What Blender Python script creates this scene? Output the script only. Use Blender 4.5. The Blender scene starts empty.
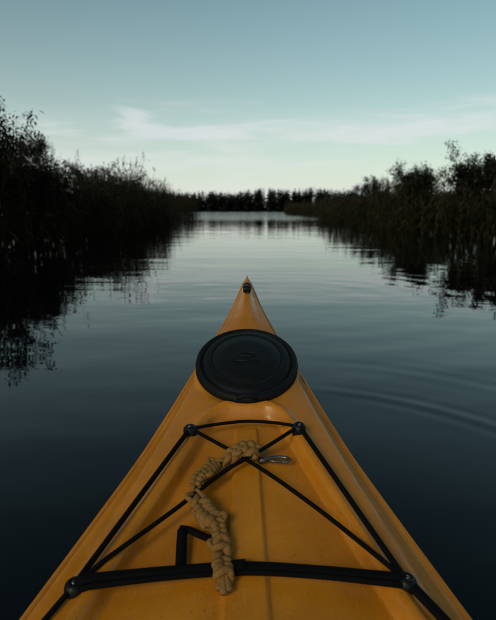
import bpy, math, random
import numpy as np
from mathutils import Vector, Matrix, Euler
random.seed(7); rng=np.random.default_rng(11)
sc=bpy.context.scene
rad=math.radians
# ------------------------------------------------------------ helpers
def newmat(name):
    m=bpy.data.materials.new(name); m.use_nodes=True
    nt=m.node_tree; b=nt.nodes['Principled BSDF']; return m,nt,b
def link_obj(ob,parent=None):
    sc.collection.objects.link(ob)
    if parent: ob.parent=parent
    return ob
def mesh_obj(name,verts,faces,mat,parent=None,smooth=True):
    me=bpy.data.meshes.new(name); me.from_pydata([tuple(v) for v in verts],[],faces); me.update()
    if smooth: me.polygons.foreach_set('use_smooth',[True]*len(me.polygons))
    me.materials.append(mat)
    return link_obj(bpy.data.objects.new(name,me),parent)
def np_mesh(name,V,Q,mats,midx=None,parent=None,smooth=False):
    me=bpy.data.meshes.new(name)
    n=Q.shape[1]
    me.vertices.add(len(V)); me.vertices.foreach_set('co',V.astype(np.float32).ravel())
    me.loops.add(Q.size); me.loops.foreach_set('vertex_index',Q.astype(np.int32).ravel())
    me.polygons.add(len(Q)); me.polygons.foreach_set('loop_start',np.arange(0,Q.size,n,dtype=np.int32))
    for m in mats: me.materials.append(m)
    if midx is not None: me.polygons.foreach_set('material_index',midx.astype(np.int32))
    me.polygons.foreach_set('use_smooth',np.full(len(Q),smooth))
    me.update(calc_edges=True); me.validate()
    return link_obj(bpy.data.objects.new(name,me),parent)
def interp(x,pts):
    xs=[p[0] for p in pts]; ys=[p[1] for p in pts]
    return np.interp(x,xs,ys)
def smooth_interp(x,pts):
    xs=np.array([p[0] for p in pts],float); ys=np.array([p[1] for p in pts],float)
    m=np.gradient(ys,xs)
    x=np.clip(np.asarray(x,float),xs[0],xs[-1]); i=np.clip(np.searchsorted(xs,x)-1,0,len(xs)-2)
    h=xs[i+1]-xs[i]; t=(x-xs[i])/h
    return ((2*t**3-3*t**2+1)*ys[i]+(t**3-2*t**2+t)*h*m[i]+(-2*t**3+3*t**2)*ys[i+1]+(t**3-t**2)*h*m[i+1])
def sstep(a,b,x):
    t=np.clip((np.asarray(x,float)-a)/(b-a),0,1); return t*t*(3-2*t)
def tube(name,pts,r,mat,parent=None,sides=10,flat=1.0,cap=True,radii=None):
    P=[Vector(p) for p in pts]; V=[];F=[]
    n=len(P)
    for i,p in enumerate(P):
        t=(P[min(i+1,n-1)]-P[max(i-1,0)]).normalized()
        up=Vector((0,0,1)) if abs(t.z)<.95 else Vector((0,1,0))
        a=t.cross(up).normalized(); b=a.cross(t).normalized()
        rr=radii[i] if radii else r
        for k in range(sides):
            an=2*math.pi*k/sides
            V.append(p+a*math.cos(an)*rr+b*math.sin(an)*rr*flat)
    for i in range(n-1):
        for k in range(sides):
            k2=(k+1)%sides
            F.append((i*sides+k,i*sides+k2,(i+1)*sides+k2,(i+1)*sides+k))
    if cap:
        F.append(tuple(range(sides))[::-1]); F.append(tuple((n-1)*sides+k for k in range(sides)))
    return mesh_obj(name,V,F,mat,parent)
def spline(pts,n):
    P=np.array(pts,float); d=np.r_[0,np.cumsum(np.linalg.norm(np.diff(P,axis=0),axis=1))]
    s=np.linspace(0,d[-1],n)
    return np.stack([smooth_interp(s,list(zip(d,P[:,k]))) for k in range(P.shape[1])],1)

# ------------------------------------------------------------ world
w=bpy.data.worlds.new("World"); sc.world=w; w.use_nodes=True
nt=w.node_tree; bg=nt.nodes['Background']
sky=nt.nodes.new('ShaderNodeTexSky'); sky.sky_type='NISHITA'; sky.sun_disc=False
SUN_EL=12; SUN_ROT=215
sky.sun_elevation=rad(SUN_EL); sky.sun_rotation=rad(SUN_ROT)
sky.air_density=1.0; sky.dust_density=1.0; sky.ozone_density=1.6; sky.altitude=0
N=nt.nodes; L=nt.links
def math_node(op,a=None,b=None):
    m=N.new('ShaderNodeMath'); m.operation=op
    for i,v in enumerate((a,b)):
        if v is None: continue
        if isinstance(v,(int,float)): m.inputs[i].default_value=v
        else: L.new(v,m.inputs[i])
    return m.outputs[0]
tc=N.new('ShaderNodeTexCoord')
sx=N.new('ShaderNodeSeparateXYZ'); L.new(tc.outputs['Generated'],sx.inputs[0])
zpos=math_node('MAXIMUM',sx.outputs['Z'],0.0)
tint=N.new('ShaderNodeMix'); tint.data_type='RGBA'; tint.blend_type='MULTIPLY'; tint.inputs[0].default_value=1
tint.inputs[7].default_value=(.90,1.10,.88,1)
L.new(sky.outputs['Color'],tint.inputs[6])
# darker upper sky at dusk
dk=N.new('ShaderNodeMapRange'); dk.interpolation_type='SMOOTHSTEP'; dk.inputs['From Min'].default_value=.30; dk.inputs['From Max'].default_value=.75; dk.inputs['To Min'].default_value=1; dk.inputs['To Max'].default_value=.58
L.new(zpos,dk.inputs['Value'])
t2=N.new('ShaderNodeMix'); t2.data_type='RGBA'; t2.blend_type='MULTIPLY'; t2.inputs[0].default_value=1
L.new(tint.outputs[2],t2.inputs[6]); L.new(dk.outputs['Result'],t2.inputs[7])
# low haze layer
hz=math_node('EXPONENT',math_node('MULTIPLY',zpos,-6.5))
hz=math_node('MULTIPLY',hz,.97)
mh=N.new('ShaderNodeMix'); mh.data_type='RGBA'; L.new(hz,mh.inputs[0]); L.new(t2.outputs[2],mh.inputs[6]); mh.inputs[7].default_value=(7.1,7.35,7.05,1)
# thin clouds low in the sky
def cloud(loc,scale,mn,mxv,top,zr,prev,col,nscale=1.9):
    mp=N.new('ShaderNodeMapping'); mp.inputs['Scale'].default_value=scale; mp.inputs['Location'].default_value=loc
    L.new(tc.outputs['Generated'],mp.inputs['Vector'])
    nz=N.new('ShaderNodeTexNoise'); nz.inputs['Scale'].default_value=nscale; nz.inputs['Detail'].default_value=9; nz.inputs['Roughness'].default_value=.56; nz.inputs['Distortion'].default_value=.35
    L.new(mp.outputs['Vector'],nz.inputs['Vector'])
    cr=N.new('ShaderNodeMapRange'); cr.interpolation_type='SMOOTHSTEP'; cr.inputs['From Min'].default_value=mn; cr.inputs['From Max'].default_value=mxv; cr.inputs['To Max'].default_value=top
    L.new(nz.outputs['Fac'],cr.inputs['Value'])
    lo=N.new('ShaderNodeMapRange'); lo.interpolation_type='SMOOTHSTEP'; lo.inputs['From Min'].default_value=zr[0]; lo.inputs['From Max'].default_value=zr[1]; L.new(zpos,lo.inputs['Value'])
    hi=N.new('ShaderNodeMapRange'); hi.interpolation_type='SMOOTHSTEP'; hi.inputs['From Min'].default_value=zr[2]; hi.inputs['From Max'].default_value=zr[3]; hi.inputs['To Min'].default_value=1; hi.inputs['To Max'].default_value=0; L.new(zpos,hi.inputs['Value'])
    cf=math_node('MULTIPLY',math_node('MULTIPLY',cr.outputs['Result'],lo.outputs['Result']),hi.outputs['Result'])
    mx=N.new('ShaderNodeMix'); mx.data_type='RGBA'
    L.new(cf,mx.inputs[0]); L.new(prev,mx.inputs[6]); mx.inputs[7].default_value=col
    return mx.outputs[2]
c1=cloud((.35,0,.2),(1.15,1.15,8),.44,.68,.6,(-.1,0,.12,.20),mh.outputs[2],(6.7,7.0,6.9,1))
c2=cloud((2.1,.4,1.3),(2.4,2.4,17),.50,.64,.62,(.07,.12,.165,.205),c1,(6.6,6.9,7.0,1),1.5)
L.new(c2,bg.inputs['Color']); bg.inputs['Strength'].default_value=.112
# sun
sd=bpy.data.lights.new('sun','SUN'); sd.energy=.75; sd.angle=rad(20); sd.color=(1,.90,.76)
so=link_obj(bpy.data.objects.new('sun',sd))
az=rad(SUN_ROT); el=rad(34)
d=Vector((math.sin(az)*math.cos(el),math.cos(az)*math.cos(el),math.sin(el)))
so.rotation_euler=(-d).to_track_quat('-Z','Y').to_euler()

# ------------------------------------------------------------ camera
cd=bpy.data.cameras.new('camera'); cam=link_obj(bpy.data.objects.new('camera',cd)); sc.camera=cam
cd.sensor_width=36; cd.lens=29.03; cd.clip_end=8000; cd.clip_start=.02
cam.location=(.003,0,.75); cam.rotation_euler=(rad(90-11.4),0,0)
cd.dof.use_dof=True; cd.dof.focus_distance=1.0; cd.dof.aperture_fstop=6.3

# ------------------------------------------------------------ materials
mk,nt,b=newmat('kayak_plastic'); N=nt.nodes; L=nt.links
tcn=N.new('ShaderNodeTexCoord')
n1=N.new('ShaderNodeTexNoise'); n1.inputs['Scale'].default_value=5; n1.inputs['Detail'].default_value=9; n1.inputs['Roughness'].default_value=.68; L.new(tcn.outputs['Object'],n1.inputs['Vector'])
r1=N.new('ShaderNodeValToRGB'); r1.color_ramp.elements[0].position=.32; r1.color_ramp.elements[0].color=(.50,.165,.006,1); r1.color_ramp.elements[1].position=.68; r1.color_ramp.elements[1].color=(.74,.262,.012,1)
L.new(n1.outputs['Fac'],r1.inputs['Fac'])
mps=N.new('ShaderNodeMapping'); mps.inputs['Scale'].default_value=(60,9,9); mps.inputs['Rotation'].default_value=(0,0,.3); L.new(tcn.outputs['Object'],mps.inputs['Vector'])
n2=N.new('ShaderNodeTexNoise'); n2.inputs['Scale'].default_value=3; n2.inputs['Detail'].default_value=6; n2.inputs['Roughness'].default_value=.7; L.new(mps.outputs['Vector'],n2.inputs['Vector'])
r2=N.new('ShaderNodeMapRange'); r2.inputs['From Min'].default_value=.58; r2.inputs['From Max'].default_value=.68; r2.inputs['To Max'].default_value=.35; L.new(n2.outputs['Fac'],r2.inputs['Value'])
m2=N.new('ShaderNodeMix'); m2.data_type='RGBA'; L.new(r2.outputs['Result'],m2.inputs[0]); L.new(r1.outputs['Color'],m2.inputs[6]); m2.inputs[7].default_value=(.72,.34,.08,1)
n6=N.new('ShaderNodeTexNoise'); n6.inputs['Scale'].default_value=240; n6.inputs['Detail'].default_value=2; L.new(tcn.outputs['Object'],n6.inputs['Vector'])
r6=N.new('ShaderNodeMapRange'); r6.inputs['From Min'].default_value=.66; r6.inputs['From Max'].default_value=.72; r6.inputs['To Max'].default_value=.6; L.new(n6.outputs['Fac'],r6.inputs['Value'])
m6=N.new('ShaderNodeMix'); m6.data_type='RGBA'; L.new(r6.outputs['Result'],m6.inputs[0]); L.new(m2.outputs[2],m6.inputs[6]); m6.inputs[7].default_value=(.16,.07,.02,1)
L.new(m6.outputs[2],b.inputs['Base Color'])
n3=N.new('ShaderNodeTexNoise'); n3.inputs['Scale'].default_value=22; n3.inputs['Detail'].default_value=8; L.new(tcn.outputs['Object'],n3.inputs['Vector'])
r3=N.new('ShaderNodeMapRange'); r3.inputs['From Min'].default_value=.3; r3.inputs['From Max'].default_value=.7; r3.inputs['To Min'].default_value=.20; r3.inputs['To Max'].default_value=.50; L.new(n3.outputs['Fac'],r3.inputs['Value']); L.new(r3.outputs['Result'],b.inputs['Roughness'])
n4=N.new('ShaderNodeTexNoise'); n4.inputs['Scale'].default_value=380; n4.inputs['Detail'].default_value=3; L.new(tcn.outputs['Object'],n4.inputs['Vector'])
bp=N.new('ShaderNodeBump'); bp.inputs['Strength'].default_value=.3; bp.inputs['Distance'].default_value=.001; L.new(n4.outputs['Fac'],bp.inputs['Height'])
n5=N.new('ShaderNodeTexNoise'); n5.inputs['Scale'].default_value=9; n5.inputs['Detail'].default_value=2; L.new(tcn.outputs['Object'],n5.inputs['Vector'])
bp2=N.new('ShaderNodeBump'); bp2.inputs['Strength'].default_value=.45; bp2.inputs['Distance'].default_value=.01; L.new(n5.outputs['Fac'],bp2.inputs['Height']); L.new(bp.outputs['Normal'],bp2.inputs['Normal'])
L.new(bp2.outputs['Normal'],b.inputs['Normal'])

def simple(name,col,rough,metal=0,bump=0,bscale=200,spec=.5):
    m,nt,b=newmat(name); b.inputs['Roughness'].default_value=rough; b.inputs['Metallic'].default_value=metal; b.inputs['Specular IOR Level'].default_value=spec
    n=nt.nodes.new('ShaderNodeTexNoise'); n.inputs['Scale'].default_value=bscale; n.inputs['Detail'].default_value=4
    t=nt.nodes.new('ShaderNodeTexCoord'); nt.links.new(t.outputs['Object'],n.inputs['Vector'])
    r=nt.nodes.new('ShaderNodeValToRGB'); r.color_ramp.elements[0].position=.3; r.color_ramp.elements[1].position=.7
    r.color_ramp.elements[0].color=(*[c*.7 for c in col],1); r.color_ramp.elements[1].color=(*[c*1.25 for c in col],1)
    nt.links.new(n.outputs['Fac'],r.inputs['Fac']); nt.links.new(r.outputs['Color'],b.inputs['Base Color'])
    if bump:
        bb=nt.nodes.new('ShaderNodeBump'); bb.inputs['Strength'].default_value=bump; bb.inputs['Distance'].default_value=.001
        nt.links.new(n.outputs['Fac'],bb.inputs['Height']); nt.links.new(bb.outputs['Normal'],b.inputs['Normal'])
    return m
m_rub=simple('black_rubber',(.007,.007,.0075),.58,bump=.4,bscale=90,spec=.18)
m_cord=simple('black_cord',(.004,.004,.0045),.8,bump=.8,bscale=600,spec=.10)
m_plastic=simple('black_plastic',(.006,.006,.007),.4,spec=.25)
m_rope=simple('tan_rope',(.31,.155,.045),.95,bump=1,bscale=500,spec=.1)
m_steel=simple('steel',(.22,.21,.20),.38,metal=1)
m_seat=simple('seat_foam',(.03,.03,.032),.8)

# ------------------------------------------------------------ kayak
kayak=link_obj(bpy.data.objects.new('kayak',None))
W=[(-2.7,.004),(-2.55,.05),(-2.1,.16),(-1.5,.28),(-.8,.355),(-.2,.375),(.2,.362),(.42,.337),(.526,.314),(.71,.258),(.883,.203),(1.033,.159),(1.115,.137),(1.288,.092),(1.481,.043),(1.60,.020),(1.66,.009),(1.69,.003)]
ZD=[(-2.7,.42),(-2.2,.31),(-1.5,.25),(-.6,.24),(.3,.245),(.45,.250),(.526,.258),(.7,.293),(.9,.340),(1.1,.388),(1.3,.436),(1.5,.484),(1.62,.513),(1.67,.522),(1.69,.520)]
CB=[(-2.7,.01),(-2.2,.04),(-1,.06),(.4,.062),(.9,.058),(1.115,.044),(1.3,.036),(1.5,.022),(1.69,.005)]
KE=[(-2.7,.40),(-2.6,.2),(-2.4,.0),(-2,-.06),(-1,-.1),(.6,-.1),(1.1,-.06),(1.3,-.01),(1.42,.06),(1.52,.18),(1.6,.32),(1.66,.44),(1.69,.505)]
wf=lambda y: smooth_interp(y,W)
zdf=lambda y: smooth_interp(y,ZD)
cbf=lambda y: interp(y,CB)
HY,HA,HB=1.132,.116,.150
CY,CA,CBB=-.16,.235,.43
def deck(x,y):
    x=np.asarray(x,float); y=np.asarray(y,float)
    w_=wf(y); u=np.clip(np.abs(x)/np.maximum(w_,1e-4),0,1)
    z=zdf(y)-cbf(y)*(.50*u**2+.50*sstep(.78,1.0,u))
    p=.086+(.90-y)*.34
    p=np.clip(p,.0,.245)
    dx=p-np.abs(x); dy=.965-y
    rc=.035
    qx=np.maximum(rc-dx,0); qy=np.maximum(rc-dy,0)
    dist=rc-np.sqrt(qx**2+qy**2)
    dist=np.where((dx>rc)&(dy>rc),np.minimum(dx,dy),dist)
    m=sstep(-.001,.011,dist)*sstep(.30,.34,y)
    z=z-.022*m
    z=z+.007*np.exp(-((dist+.011)/.010)**2)*sstep(.36,.42,y)*sstep(1.02,.97,y)
    wd=.020+.008*(.9-y)/.3
    s=sstep(wd+.004,wd-.001,np.abs(x))
    z=z+.0075*s*sstep(.6,1,m)*sstep(.935,.905,y)
    e=np.sqrt((x/(HA+.012))**2+((y-HY)/(HB+.014))**2)
    f=sstep(HY+HB+.0,HY+HB+.12,y)
    z=z+f*.008*(1-sstep(.15,.6,u))
    zh=zdf(HY)+(y-HY)*.238-.006
    z=z*sstep(.93,1.02,e)+zh*(1-sstep(.93,1.02,e))
    c=np.sqrt((x/CA)**2+((y-CY)/CBB)**2)
    k=1-sstep(.90,.99,c)
    z=z*(1-k)+.035*k
    return z
ys=np.unique(np.concatenate([np.linspace(-2.7,-.65,60),np.linspace(-.65,.42,120),np.linspace(.42,1.69,380)]))
U=np.linspace(-1,1,191)
Yg,Ug=np.meshgrid(ys,U,indexing='ij'); Xg=Ug*wf(Yg); Zg=deck(Xg,Yg)
ny,nu=Xg.shape
hs=np.linspace(0,1,26)[1:]
V=np.stack([Xg,Yg,Zg],-1)
ke=smooth_interp(ys,KE)
hl=[]
for sgn in (1,-1):
    arr=[]
    ze=Zg[:,-1] if sgn>0 else Zg[:,0]
    wv=wf(ys)
    for t in hs:
        a=t*math.pi/2
        x=sgn*wv*(math.cos(a)**.55 if t<1 else 0)
        if t<.10: x=sgn*(wv+np.minimum(.004,wv*.3))
        z=ze+(np.minimum(ke,ze-.002)-ze)*(math.sin(a)**1.25 if t>0 else 0)
        arr.append(np.stack([x,ys,z],-1))
    hl.append(np.stack(arr,1))
full=np.concatenate([hl[1][:,::-1],V,hl[0]],1)
nc=full.shape[1]
idx=np.arange(ny*nc).reshape(ny,nc)
Q=np.stack([idx[:-1,:-1],idx[:-1,1:],idx[1:,1:],idx[1:,:-1]],-1).reshape(-1,4)
yc=(full[:-1,:-1]+full[1:,1:])/2
inside=(((yc[...,0]/CA)**2+((yc[...,1]-CY)/CBB)**2)<.97**2)&(np.arange(nc-1)[None,:]>25)&(np.arange(nc-1)[None,:]<25+nu-1)
hull=np_mesh('hull',full.reshape(-1,3),Q,[mk,m_seat],inside.reshape(-1).astype(int),kayak,True)
for sgn,nm in ((1,'seam_right'),(-1,'seam_left')):
    yy=np.linspace(-2.55,1.66,160)
    pts=[(sgn*(wf(y)+.002),y,float(zdf(y)-cbf(y))-.004) for y in yy]
    tube(nm,pts,.0065,mk,kayak,8,radii=[min(.0065,.003+float(wf(y))*.02) for y in yy])
pts=[(math.cos(a)*(CA+.0),CY+math.sin(a)*(CBB+.0),float(deck(math.cos(a)*CA*1.05,CY+math.sin(a)*CBB*1.05))+.018) for a in np.linspace(0,2*math.pi,90)]
tube('cockpit_coaming',pts,.016,m_plastic,kayak,10,cap=False)
sv=[];sf=[]
for i in range(15):
    for j in range(15):
        a=-1+2*i/14; c=-1+2*j/14
        sv.append((a*.17,-.32+c*.15,.07+.05*a*a+.03*max(0,-c)**3+.03*c*c))
for i in range(14):
    for j in range(14): sf.append((i*15+j,(i+1)*15+j,(i+1)*15+j+1,i*15+j+1))
mesh_obj('seat',sv,sf,m_seat,kayak)
prof=[(1.03,-.010),(1.035,.004),(1.02,.012),(.985,.016),(.95,.0155),(.925,.011),(.905,.0085),(.885,.011),(.86,.016),(.80,.0185),(.74,.0195),(.715,.0195),(.705,.0175),(.69,.0175),(.68,.0198),(.45,.0215),(.2,.0225),(.0001,.023)]
V=[];F=[];ns=96
zc=float(zdf(HY))-.004
sl=.238
nrm=Vector((0,-sl,1)).normalized(); ty=Vector((0,1,sl))
for r,h in prof:
    for k in range(ns):
        a=2*math.pi*k/ns
        p=Vector((0,HY,zc))+Vector((1,0,0))*math.cos(a)*HA*r+ty*math.sin(a)*HB*r+nrm*h
        V.append(p)
for i in range(len(prof)-1):
    for k in range(ns):
        k2=(k+1)%ns; F.append((i*ns+k,i*ns+k2,(i+1)*ns+k2,(i+1)*ns+k))
mesh_obj('hatch_lid',V,F,m_rub,kayak)
def onlid(x,y,h): return Vector((0,HY,zc))+Vector((1,0,0))*x+ty*y+nrm*h
tube('lid_mark',[onlid(math.cos(a)*.020,.006+math.sin(a)*.009,.0228) for a in np.linspace(0,2*math.pi,40)],.0014,m_plastic,kayak,6,cap=False)
tube('lid_bar',[onlid(x,-.022,.0226) for x in (-.03,0,.03)],.0014,m_plastic,kayak,6)
tube('lid_pull',[onlid(x,-HB*1.0,.010+.006*math.cos(x/.02*1.5)) for x in np.linspace(-.02,.02,9)],.005,m_rub,kayak,8)
def cord(name,a,b,r,lift=0.004,flat=1,mid=None,n=40,mat=None):
    P=[a]+(mid or [])+[b]
    P=spline([(p[0],p[1]) for p in P],n) if len(P)>2 else np.array([[a[0]+(b[0]-a[0])*t,a[1]+(b[1]-a[1])*t] for t in np.linspace(0,1,n)])
    zz=deck(P[:,0],P[:,1])+r*flat+.0005
    s=np.r_[0,np.cumsum(np.linalg.norm(np.diff(P,axis=0),axis=1))]
    zz[0]+=lift; zz[-1]+=lift
    hull_=[0]
    for i in range(1,n):
        while len(hull_)>1:
            i0,i1=hull_[-2],hull_[-1]
            if (zz[i1]-zz[i0])*(s[i]-s[i0])<=(zz[i]-zz[i0])*(s[i1]-s[i0]): hull_.pop()
            else: break
        hull_.append(i)
    z2=np.interp(s,s[hull_],zz[hull_])
    return tube(name,[(P[i,0],P[i,1],z2[i]) for i in range(n)],r,mat or m_cord,kayak,10,flat)
TL=(-.106,.885);TR=(.100,.889);BL=(-.228,.583);BR=(.214,.585)
cord('deck_cord_side_l',TL,BL,.0044); cord('deck_cord_side_r',TR,BR,.0044)
cord('deck_cord_front',TL,TR,.0032,mid=[(-.05,.905),(0,.915),(.05,.908)])
cord('deck_cord_cross_a',TL,BR,.0036,.004,mid=[(0,.808),(.022,.79),(.10,.715)])
cord('deck_cord_cross_b',TR,BL,.0036,.004,mid=[(.03,.83),(-.03,.785),(-.11,.700)])
cord('deck_strap',BL,BR,.0078,.006,flat=.6,mid=[(-.1,.600),(0,.608),(.1,.600)])
cord('deck_strap_under',(BL[0]+.01,BL[1]-.012),(BR[0]-.01,BR[1]-.012),.0040,.003,mid=[(-.1,.590),(0,.598),(.1,.590)])
cord('deck_cord_aft_r',BR,(.275,.50),.0080,.004,flat=.6,n=12)
cord('deck_cord_aft_l',BL,(-.290,.47),.0040,.004,n=12)
cord('strap_sleeve',(-.045,.6065),(.0,.609),.0095,.001,flat=.75,n=8)
def fitting(name,x,y,s=1):
    z=float(deck(x,y)); V=[];F=[]
    pr=[(.0165,-.008),(.017,.004),(.015,.008),(.011,.0105),(.0075,.011),(.0068,.0085),(.0001,.0085)]
    slx=(float(deck(x+.004,y))-float(deck(x-.004,y)))/.008; sly=(float(deck(x,y+.01))-float(deck(x,y-.01)))/.02
    n=Vector((-slx*.3,-sly,1)).normalized(); q=Vector((0,0,1)).rotation_difference(n).to_matrix()
    for r,h in pr:
        for k in range(24):
            a=2*math.pi*k/24; V.append(Vector((x,y,z))+q@Vector((math.cos(a)*r*s,math.sin(a)*r*s,h*1.3)))
    for i in range(len(pr)-1):
        for k in range(24): F.append((i*24+k,i*24+(k+1)%24,(i+1)*24+(k+1)%24,(i+1)*24+k))
    mesh_obj(name,V,F,m_plastic,kayak)
    V=[];F=[]
    for r,h in [(.0045,.011),(.0040,.0138),(.0025,.0148),(.0001,.0150)]:
        for k in range(16):
            a=2*math.pi*k/16; V.append(Vector((x,y,z))+q@Vector((math.cos(a)*r*s,math.sin(a)*r*s,h)))
    for i in range(3):
        for k in range(16): F.append((i*16+k,i*16+(k+1)%16,(i+1)*16+(k+1)%16,(i+1)*16+k))
    mesh_obj(name+'_screw',V,F,m_steel,kayak)
for i,(p,s) in enumerate(((TL,.78),(TR,.78),(BL,.85),(BR,.85))): fitting('deck_fitting_%d'%(i+1),p[0],p[1],s)
def flatstrap(name,pts,wd,th,mat):
    return tube(name,pts,wd,mat,kayak,8,flat=th/wd)
hk=[(-.091,.612),(-.0925,.630),(-.0945,.655),(-.0955,.672)]
P=spline(hk,14); flatstrap('paddle_hook_shank',[(p[0],p[1],dz_) for p,dz_ in zip(P,[float(deck(p[0],p[1]))+.010+.006*i/13 for i,p in enumerate(P)])],.0078,.0045,m_cord)
hk=[(-.100,.677),(-.088,.674),(-.070,.664),(-.056,.657),(-.046,.655)]
P=spline(hk,16); flatstrap('paddle_hook_arm',[(p[0],p[1],float(deck(p[0],p[1]))+.014) for p in P],.0062,.0045,m_cord)
# braided tan leash
path=[(.020,.824),(-.005,.829),(-.040,.814),(-.070,.780),(-.082,.740),(-.066,.702),(-.041,.666),(-.034,.628),(-.030,.592)]
n=460
P=spline(path,n)
z=deck(P[:,0],P[:,1]);
z=np.convolve(np.pad(z,20,mode='edge'),np.ones(41)/41,'valid')+.017
s=np.r_[0,np.cumsum(np.linalg.norm(np.diff(P,axis=0),axis=1))]
z=z+.010*np.exp(-((s-.155)/.05)**2)+.003*np.sin(s*60)
C=np.stack([P[:,0],P[:,1],z],1)
T=np.gradient(C,axis=0); T/=np.linalg.norm(T,axis=1)[:,None]
A=np.cross(T,[0,0,1]); A/=np.linalg.norm(A,axis=1)[:,None]; B=np.cross(A,T)
bulk=1+.20*np.sin(s*70)+.18*np.sin(s*31+1)+.12*np.sin(s*150)
warp=s+.005*np.sin(s*55)+.003*np.sin(s*120+2)
for k in range(3):
    ph=2*math.pi*k/3+warp/.036*2*math.pi
    off=A*(np.sin(ph)*.0090*bulk)[:,None]+B*(np.sin(2*ph)*.0050)[:,None]
    pts=C+off
    tube('leash_strand_%d'%(k+1),pts,.0050,m_rope,kayak,8,radii=list(.0056*bulk*(1+.18*np.sin(s*260+k*2))))
# loose curled bights sticking out of the braid
for j,i in enumerate((60,120,175,250,330,390)):
    c=C[i]; a=A[i]*(1 if j%2 else -1); t_=T[i]
    pts=[c+a*(.006+.012*math.sin(q*math.pi))+t_*(q-.5)*.018+np.array([0,0,.002+.006*math.sin(q*math.pi)]) for q in np.linspace(0,1,12)]
    tube('leash_bight_%d'%(j+1),pts,.0042,m_rope,kayak,8)
def dz(x,y): return float(deck(x,y))
for i,(x,y,a) in enumerate(((-.030,.588,.0),(-.036,.632,.9),(-.036,.644,-.9))):
    t=[]
    for th in np.linspace(0,2*math.pi*1.0,22):
        t.append((x+.010*math.cos(th),y+.0035*math.sin(th*2+a),dz(x,y)+.017+.009*math.sin(th)))
    tube('leash_knot_%d'%i,t,.0052,m_rope,kayak,8,cap=False)
for i,(p0,p1) in enumerate((((-.033,.590),(-.036,.572)),((-.027,.590),(-.022,.570)),((-.031,.588),(-.029,.566)))):
    t=[(p0[0]+(p1[0]-p0[0])*q,p0[1]+(p1[1]-p0[1])*q,dz(0.0,p0[1]+(p1[1]-p0[1])*q)+.014-.006*q) for q in np.linspace(0,1,8)]
    tube('leash_tail_%d'%i,t,.004,m_rope,kayak,8,radii=list(np.linspace(.0045,.0055,8)))
zb=dz(.03,.825)+.010
tube('snap_hook_swivel',[(.022,.824,zb),(.028,.8245,zb),(.034,.825,zb)],.006,m_steel,kayak,12,radii=[.0055,.007,.005])
lp=[(.034,.825),(.042,.831),(.062,.834),(.074,.830),(.078,.823),(.073,.817),(.064,.816)]
P=spline(lp,30); tube('snap_hook_body',[(p[0],p[1],zb+.001) for p in P],.0030,m_steel,kayak,8)
tube('snap_hook_gate',[(.037,.822,zb+.001),(.05,.8185,zb+.001),(.066,.8165,zb+.001)],.0026,m_steel,kayak,8)
by=1.505; bz=dz(0,by)
tube('bow_toggle',[(-.012,by,bz+.017),(-.0115,by,bz+.017),(-.007,by,bz+.018),(0,by,bz+.018),(.007,by,bz+.018),(.0115,by,bz+.017),(.012,by,bz+.017)],.011,m_plastic,kayak,14,radii=[.007,.0105,.0125,.0105,.0125,.0105,.007])
tube('bow_toggle_cord',[(x_,by+.02+.03*math.sin((t)*math.pi),dz(0,by+.02)+.012+.004*math.sin(t*math.pi)) for t,x_ in zip(np.linspace(0,1,13),np.linspace(-.007,.007,13))],.0028,m_cord,kayak,8)
tube('bow_pad_eye',[(math.cos(a)*.011,by+.052,dz(0,by+.052)+.002+.013*math.sin(a)) for a in np.linspace(0,math.pi,14)],.0035,m_plastic,kayak,8)

# ------------------------------------------------------------ water
mw,nt,b=newmat('water'); N=nt.nodes; L=nt.links
b.inputs['Base Color'].default_value=(.0018,.0024,.0026,1); b.inputs['Roughness'].default_value=.015; b.inputs['IOR'].default_value=1.333
g=N.new('ShaderNodeNewGeometry')
def wn(scale,sx,sy,det,dist,strength,prev=None,rot=0):
    mp=N.new('ShaderNodeMapping'); mp.inputs['Scale'].default_value=(sx,sy,1); mp.inputs['Rotation'].default_value=(0,0,rot); L.new(g.outputs['Position'],mp.inputs['Vector'])
    n=N.new('ShaderNodeTexNoise'); n.inputs['Scale'].default_value=scale; n.inputs['Detail'].default_value=det; L.new(mp.outputs['Vector'],n.inputs['Vector'])
    bb=N.new('ShaderNodeBump'); bb.inputs['Distance'].default_value=dist
    if isinstance(strength,(int,float)): bb.inputs['Strength'].default_value=strength
    else: L.new(strength,bb.inputs['Strength'])
    L.new(n.outputs['Fac'],bb.inputs['Height'])
    if prev: L.new(prev.outputs['Normal'],bb.inputs['Normal'])
    return bb
sp_=N.new('ShaderNodeSeparateXYZ'); L.new(g.outputs['Position'],sp_.inputs[0])
breeze=N.new('ShaderNodeMapRange'); breeze.interpolation_type='SMOOTHSTEP'; breeze.inputs['From Min'].default_value=25; breeze.inputs['From Max'].default_value=70; breeze.inputs['To Min'].default_value=0; breeze.inputs['To Max'].default_value=1
L.new(sp_.outputs['Y'],breeze.inputs['Value'])
b1=wn(.8,.4,1.5,1,.05,.17)
b2=wn(3.0,.7,1.3,1.5,.008,.30,b1,rot=.3)
b3=wn(2.2,.6,1.2,2,.09,breeze.outputs['Result'],b2)
L.new(b3.outputs['Normal'],b.inputs['Normal'])
S=4000
def wake(x,y):
    r=np.sqrt((x-.02)**2+(y-.95)**2); ang=np.arctan2(x-.02,y-.95)
    side=sstep(.05,.6,ang)*sstep(2.6,1.2,ang)
    z=.0009*np.cos((r-1.10)*2*math.pi/.11)*np.exp(-((r-1.10)/.075)**2)*side
    z+=.00035*np.cos((r-1.45)*2*math.pi/.14)*np.exp(-((r-1.5)/.15)**2)*side
    r2=np.sqrt((x-.3)**2+(y-4.2)**2)
    z+=.00045*np.cos(r2*2*math.pi/.34)*np.exp(-((r2-1.6)/.9)**2)*sstep(-.6,.8,x+.3*y-1.2)
    return z
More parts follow.
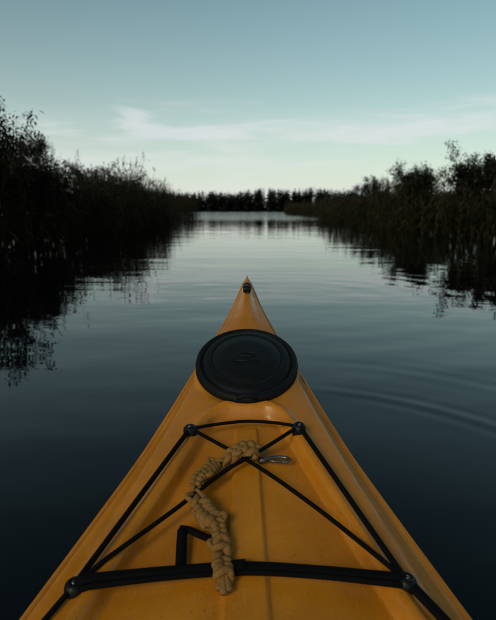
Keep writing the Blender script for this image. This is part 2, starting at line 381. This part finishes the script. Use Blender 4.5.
xa=np.unique(np.concatenate([[-S,-800,-200,-60,-20,-8,-4],np.linspace(-3,3,361),[4,8,20,60,200,800,S]]))
ya=np.unique(np.concatenate([[-S,-800,-200,-60,-20,-6],np.linspace(-1.5,6.5,401),[7,8,20,60,200,800,S]]))
Xw,Yw=np.meshgrid(xa,ya,indexing='ij'); Zw=wake(Xw,Yw)
idx=np.arange(Xw.size).reshape(Xw.shape)
Q=np.stack([idx[:-1,:-1],idx[1:,:-1],idx[1:,1:],idx[:-1,1:]],-1).reshape(-1,4)
np_mesh('water',np.stack([Xw,Yw,Zw],-1).reshape(-1,3),Q,[mw],None,None,True)

# ------------------------------------------------------------ ground / banks
def shoreL(y): return -4.7-.020*y-.55*np.sin(y*.17+1)-.25*np.sin(y*.63)
def shoreR(y): return 6.0+.010*y+.7*np.sin(y*.15+.3)+.3*np.sin(y*.5+2)
def bankmask(x,y):
    l=sstep(0,1.2,shoreL(y)-x)*(1-sstep(52,58,y))
    r=sstep(0,1.2,x-shoreR(y))*(1-sstep(95,105,y))
    far=sstep(168,178,y+.0*x)
    side=sstep(60,80,np.abs(x))
    return np.clip(np.maximum.reduce([l,r,far,side]),0,1)
xa=np.unique(np.concatenate([[-S,-1500,-500,-200],np.linspace(-90,90,241),[200,500,1500,S]]))
ya=np.unique(np.concatenate([[-S,-1500,-300,-60],np.linspace(-20,185,280),[250,500,1500,S]]))
Xw,Yw=np.meshgrid(xa,ya,indexing='ij')
Zw=-.9+1.02*bankmask(Xw,Yw)+.04*np.sin(Xw*1.3)*np.sin(Yw*.9)*bankmask(Xw,Yw)
mg,nt,b=newmat('mud'); 
n=nt.nodes.new('ShaderNodeTexNoise'); n.inputs['Scale'].default_value=3
r=nt.nodes.new('ShaderNodeValToRGB'); r.color_ramp.elements[0].color=(.010,.009,.006,1); r.color_ramp.elements[1].color=(.022,.020,.012,1)
nt.links.new(n.outputs['Fac'],r.inputs['Fac']); nt.links.new(r.outputs['Color'],b.inputs['Base Color']); b.inputs['Roughness'].default_value=1; b.inputs['Specular IOR Level'].default_value=0
idx=np.arange(Xw.size).reshape(Xw.shape)
Q=np.stack([idx[:-1,:-1],idx[1:,:-1],idx[1:,1:],idx[:-1,1:]],-1).reshape(-1,4)
np_mesh('ground',np.stack([Xw,Yw,Zw],-1).reshape(-1,3),Q,[mg],None,None,True)

# ------------------------------------------------------------ foliage
def leafmat(name,c0,c1,sc_=1.5):
    m,nt,b=newmat(name); g=nt.nodes.new('ShaderNodeNewGeometry')
    n=nt.nodes.new('ShaderNodeTexNoise'); n.inputs['Scale'].default_value=sc_; n.inputs['Detail'].default_value=3
    nt.links.new(g.outputs['Position'],n.inputs['Vector'])
    r=nt.nodes.new('ShaderNodeValToRGB'); r.color_ramp.elements[0].position=.35; r.color_ramp.elements[1].position=.65
    r.color_ramp.elements[0].color=(*c0,1); r.color_ramp.elements[1].color=(*c1,1)
    nt.links.new(n.outputs['Fac'],r.inputs['Fac']); nt.links.new(r.outputs['Color'],b.inputs['Base Color'])
    b.inputs['Roughness'].default_value=.8; b.inputs['Specular IOR Level'].default_value=.12
    return m
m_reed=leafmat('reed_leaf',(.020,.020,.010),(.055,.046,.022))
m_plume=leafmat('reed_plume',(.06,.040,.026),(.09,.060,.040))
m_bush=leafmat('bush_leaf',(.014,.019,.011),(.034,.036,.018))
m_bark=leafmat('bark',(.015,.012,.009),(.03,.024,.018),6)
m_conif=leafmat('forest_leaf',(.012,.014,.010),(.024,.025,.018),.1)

def blades(base,dirh,length,width,rise,droop,seg=3):
    n=len(base); t=np.linspace(0,1,seg+1)
    h=np.stack([np.cos(dirh),np.sin(dirh),np.zeros(n)],-1)
    side=np.stack([-np.sin(dirh),np.cos(dirh),np.zeros(n)],-1)
    horiz=length[:,None]*np.cos(rise)[:,None]*t
    vert=length[:,None]*(np.sin(rise)[:,None]*t)-droop[:,None]*length[:,None]*t**2
    c=base[:,None,:]+h[:,None,:]*horiz[...,None]; c[...,2]+=vert
    prof_=np.array([.6,1,.75,.08]) if seg==3 else np.array([.35,1,.1])
    wd=width[:,None]*prof_[None,:]*.5
    a=c+side[:,None,:]*wd[...,None]; b_=c-side[:,None,:]*wd[...,None]
    V=np.stack([a,b_],2).reshape(-1,3)
    i0=(np.arange(n)*(seg+1)*2)[:,None]+(np.arange(seg)*2)[None,:]
    Q=np.stack([i0,i0+1,i0+3,i0+2],-1).reshape(-1,4)
    return V,Q
def reeds(name,px,py,hmul=1.0,leaves=8,wmul=1.0):
    n=len(px); hh=(1.45+.75*rng.random(n))*hmul
    clump=.30*np.sin(px*1.7+py*.8)+.28*np.sin(py*.9+2)*np.cos(px*.9)
    hh=hh+clump*hmul
    lean=rng.normal(0,.12,n)+.0; leany=rng.normal(0,.12,n)
    z0=np.full(n,-.05)
    Vs=[];Qs=[];Ms=[];o=0
    t=np.array([0,.35,.7,1.0])
    cx=px[:,None]+lean[:,None]*hh[:,None]*t**1.8; cy=py[:,None]+leany[:,None]*hh[:,None]*t**1.8; cz=z0[:,None]+hh[:,None]*t
    for an in (0,math.pi/2):
        r=.008*wmul*np.array([1,.9,.7,.3])
        a=np.stack([cx+r*math.cos(an),cy+r*math.sin(an),cz],-1); b_=np.stack([cx-r*math.cos(an),cy-r*math.sin(an),cz],-1)
        V=np.stack([a,b_],2).reshape(-1,3)
        i0=(np.arange(n)*8)[:,None]+(np.arange(3)*2)[None,:]
        Q=np.stack([i0,i0+1,i0+3,i0+2],-1).reshape(-1,4)
        Vs.append(V);Qs.append(Q+o);Ms.append(np.zeros(len(Q)));o+=len(V)
    k=leaves
    f=(.02+.93*((np.arange(k)+rng.random((n,k)))/k)**1.15)
    bx=px[:,None]+lean[:,None]*hh[:,None]*f**1.8; by_=py[:,None]+leany[:,None]*hh[:,None]*f**1.8; bz_=z0[:,None]+hh[:,None]*f
    m=n*k; base=np.stack([bx,by_,bz_],-1).reshape(-1,3)
    V,Q=blades(base,rng.random(m)*6.283,(.30+.30*rng.random(m)),(.028+.022*rng.random(m))*wmul,rad(10)+rad(55)*rng.random(m),.25+.75*rng.random(m))
    Vs.append(V);Qs.append(Q+o);Ms.append(np.zeros(len(Q)));o+=len(V)
    sel=rng.random(n)<.30
    ix=np.where(sel)[0]; kk=9
    base=np.stack([cx[ix,-1],cy[ix,-1],cz[ix,-1]-.05],-1)
    base=np.repeat(base,kk,0); base[:,2]+=np.tile(np.linspace(-.10,.12,kk),len(ix)); m=len(base)
    wind=rng.normal(.4,.9,m)
    V,Q=blades(base,wind,.10+.10*rng.random(m),np.full(m,.022)*wmul,rad(40)+rad(30)*rng.random(m),.4+.5*rng.random(m))
    Vs.append(V);Qs.append(Q+o);Ms.append(np.ones(len(Q)));o+=len(V)
    np_mesh(name,np.concatenate(Vs),np.concatenate(Qs),[m_reed,m_plume],np.concatenate(Ms))
def bank_pts(shore,sgn,y0,y1,depth,dens):
    n=int((y1-y0)*depth*dens); y=rng.uniform(y0,y1,n); q=rng.random(n)**1.6*depth
    return shore(y)+sgn*(q-.35+rng.normal(0,.18,n)),y
x1,y1=bank_pts(shoreL,-1,1,28,4,20); x2,y2=bank_pts(shoreL,-1,28,54,5,9)
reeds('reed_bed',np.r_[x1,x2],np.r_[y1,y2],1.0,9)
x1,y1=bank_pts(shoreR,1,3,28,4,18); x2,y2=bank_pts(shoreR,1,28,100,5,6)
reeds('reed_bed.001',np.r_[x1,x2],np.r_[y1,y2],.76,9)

def bush(name,x,y,h,wid,seed,nl=8000,leaf=.09):
    r_=np.random.default_rng(seed)
    root=link_obj(bpy.data.objects.new(name,None)); root.location=(x,y,0)
    V=[];F=[];tips=[]
    def limb(p,d,l,r0,lev):
        n=5; pts=[p]
        q=np.array(p); dd=np.array(d)
        for i in range(n):
            dd=dd+r_.normal(0,.14,3); dd[2]+=.03; dd/=np.linalg.norm(dd); q=q+dd*l/n; pts.append(q.copy())
        o=len(V)
        for i,c in enumerate(pts):
            rr=r0*(1-.65*i/n)
            for k in range(5):
                a=k*1.2566; V.append((c[0]+rr*math.cos(a),c[1]+rr*math.sin(a),c[2]))
        for i in range(n):
            for k in range(5): F.append((o+i*5+k,o+i*5+(k+1)%5,o+(i+1)*5+(k+1)%5,o+(i+1)*5+k))
        if lev>=1: tips.extend(pts[2:] if lev<3 else pts[1:]+pts[3:])
        if lev<3:
            for j in range(4):
                i=r_.integers(2,n+1); a=r_.random()*6.283
                nd=dd*.7+np.array([math.cos(a)*.9,math.sin(a)*.9,.30*r_.random()]); nd/=np.linalg.norm(nd)
                limb(pts[i],nd,l*(.58+.2*r_.random()),r0*.5,lev+1)
    for s_ in range(3):
        a=r_.random()*6.283
        limb(np.array([.12*math.cos(a),.12*math.sin(a),0]),np.array([.4*math.cos(a),.4*math.sin(a),1]),.45,.03,0)
    T=np.array(tips); top=T[:,2].max(); wx=np.percentile(np.abs(T[:,:2]),97)
    k=np.array([wid/wx,wid/wx,h/top])
    V=[tuple(np.array(v)*k) for v in V]; T=T*k
    mesh_obj('limbs',V,F,m_bark,root)
    ix=r_.integers(0,len(T),nl)
    base=T[ix]+r_.normal(0,.075,(nl,3))
    rs=r_.random((4,nl))
    Vv,Q=blades(base,rs[0]*6.283,leaf*(.7+.8*rs[1]),leaf*(.40+.2*rs[2]),rad(-40)+rad(110)*rs[3],np.full(nl,.3),2)
    np_mesh('leaves',Vv,Q,[m_bush],None,root)
sp=[(-5.9,9.8,3.2,1.2),(-7.2,12.4,3.2,1.3),(-6.4,7.2,3.0,1.3),(-6.2,14.0,2.75,1.1),(-7.2,17.5,3.1,1.4),(-6.7,22.5,2.8,1.4),(-8.0,31,3.0,1.6),(-5.4,11.6,2.1,.9),
    (7.6,14.4,2.85,1.2),(7.5,17.5,3.0,1.3),(9.0,20.0,3.1,1.5),(8.9,26,3.1,1.5),(9.5,34,3.3,1.8),(8.2,10.8,2.9,1.3),(6.9,12.4,2.2,.9),(7.0,19.5,2.4,1.0),(10.5,44,3.5,2.0)]
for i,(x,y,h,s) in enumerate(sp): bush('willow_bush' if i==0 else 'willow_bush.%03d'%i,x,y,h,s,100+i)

# distant forest : mixed mass on the far shore and behind both banks
def forest():
    n=1900; x=rng.uniform(-150,150,n); y=rng.uniform(172,205,n); h=rng.uniform(5.6,7.6,n)+.7*np.sin(x*.09)+.5*np.sin(x*.31)+(y-172)*.05
    n2=700; sgn=np.where(rng.random(n2)<.5,-1,1)
    x2=sgn*rng.uniform(26,44,n2); y2=rng.uniform(-40,50,n2); h2=rng.uniform(2.0,3.2,n2)
    x=np.r_[x,x2]; y=np.r_[y,y2]; h=np.r_[h,h2]; n=len(x)
    k=40; f=(np.arange(k)+rng.random((n,k)))/k
    base=np.stack([np.repeat(x,k),np.repeat(y,k),(.1+h[:,None]*(.01+.95*f)).ravel()],-1)
    round_=np.repeat(rng.random(n)<.6,k)
    m=n*k; ff=f.ravel()
    L_=np.where(round_,np.sqrt(np.clip(1-(ff*1.02)**3,.02,1))*1.8,(1-ff)*1.7+.30)*rng.uniform(.6,1.25,m)
    V,Q=blades(base,rng.random(m)*6.283,L_,L_*.9,rad(5)+0*L_,np.full(m,.35),2)
    Vt=[];Qt=[];o=len(V)
    for an in (0,1.57):
        a=np.stack([x+.14*math.cos(an),y+.14*math.sin(an),0*x],-1); b_=np.stack([x-.14*math.cos(an),y-.14*math.sin(an),0*x],-1)
        c=np.stack([x+.02,y,h*.95],-1); d=np.stack([x-.02,y,h*.95],-1)
        v=np.stack([a,b_,d,c],1).reshape(-1,3); Vt.append(v); Qt.append(np.arange(len(v)).reshape(-1,4)+o); o+=len(v)
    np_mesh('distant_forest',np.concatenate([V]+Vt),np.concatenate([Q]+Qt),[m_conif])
forest()
sc.view_settings.view_transform='Standard'; sc.view_settings.look='None'; sc.view_settings.exposure=0
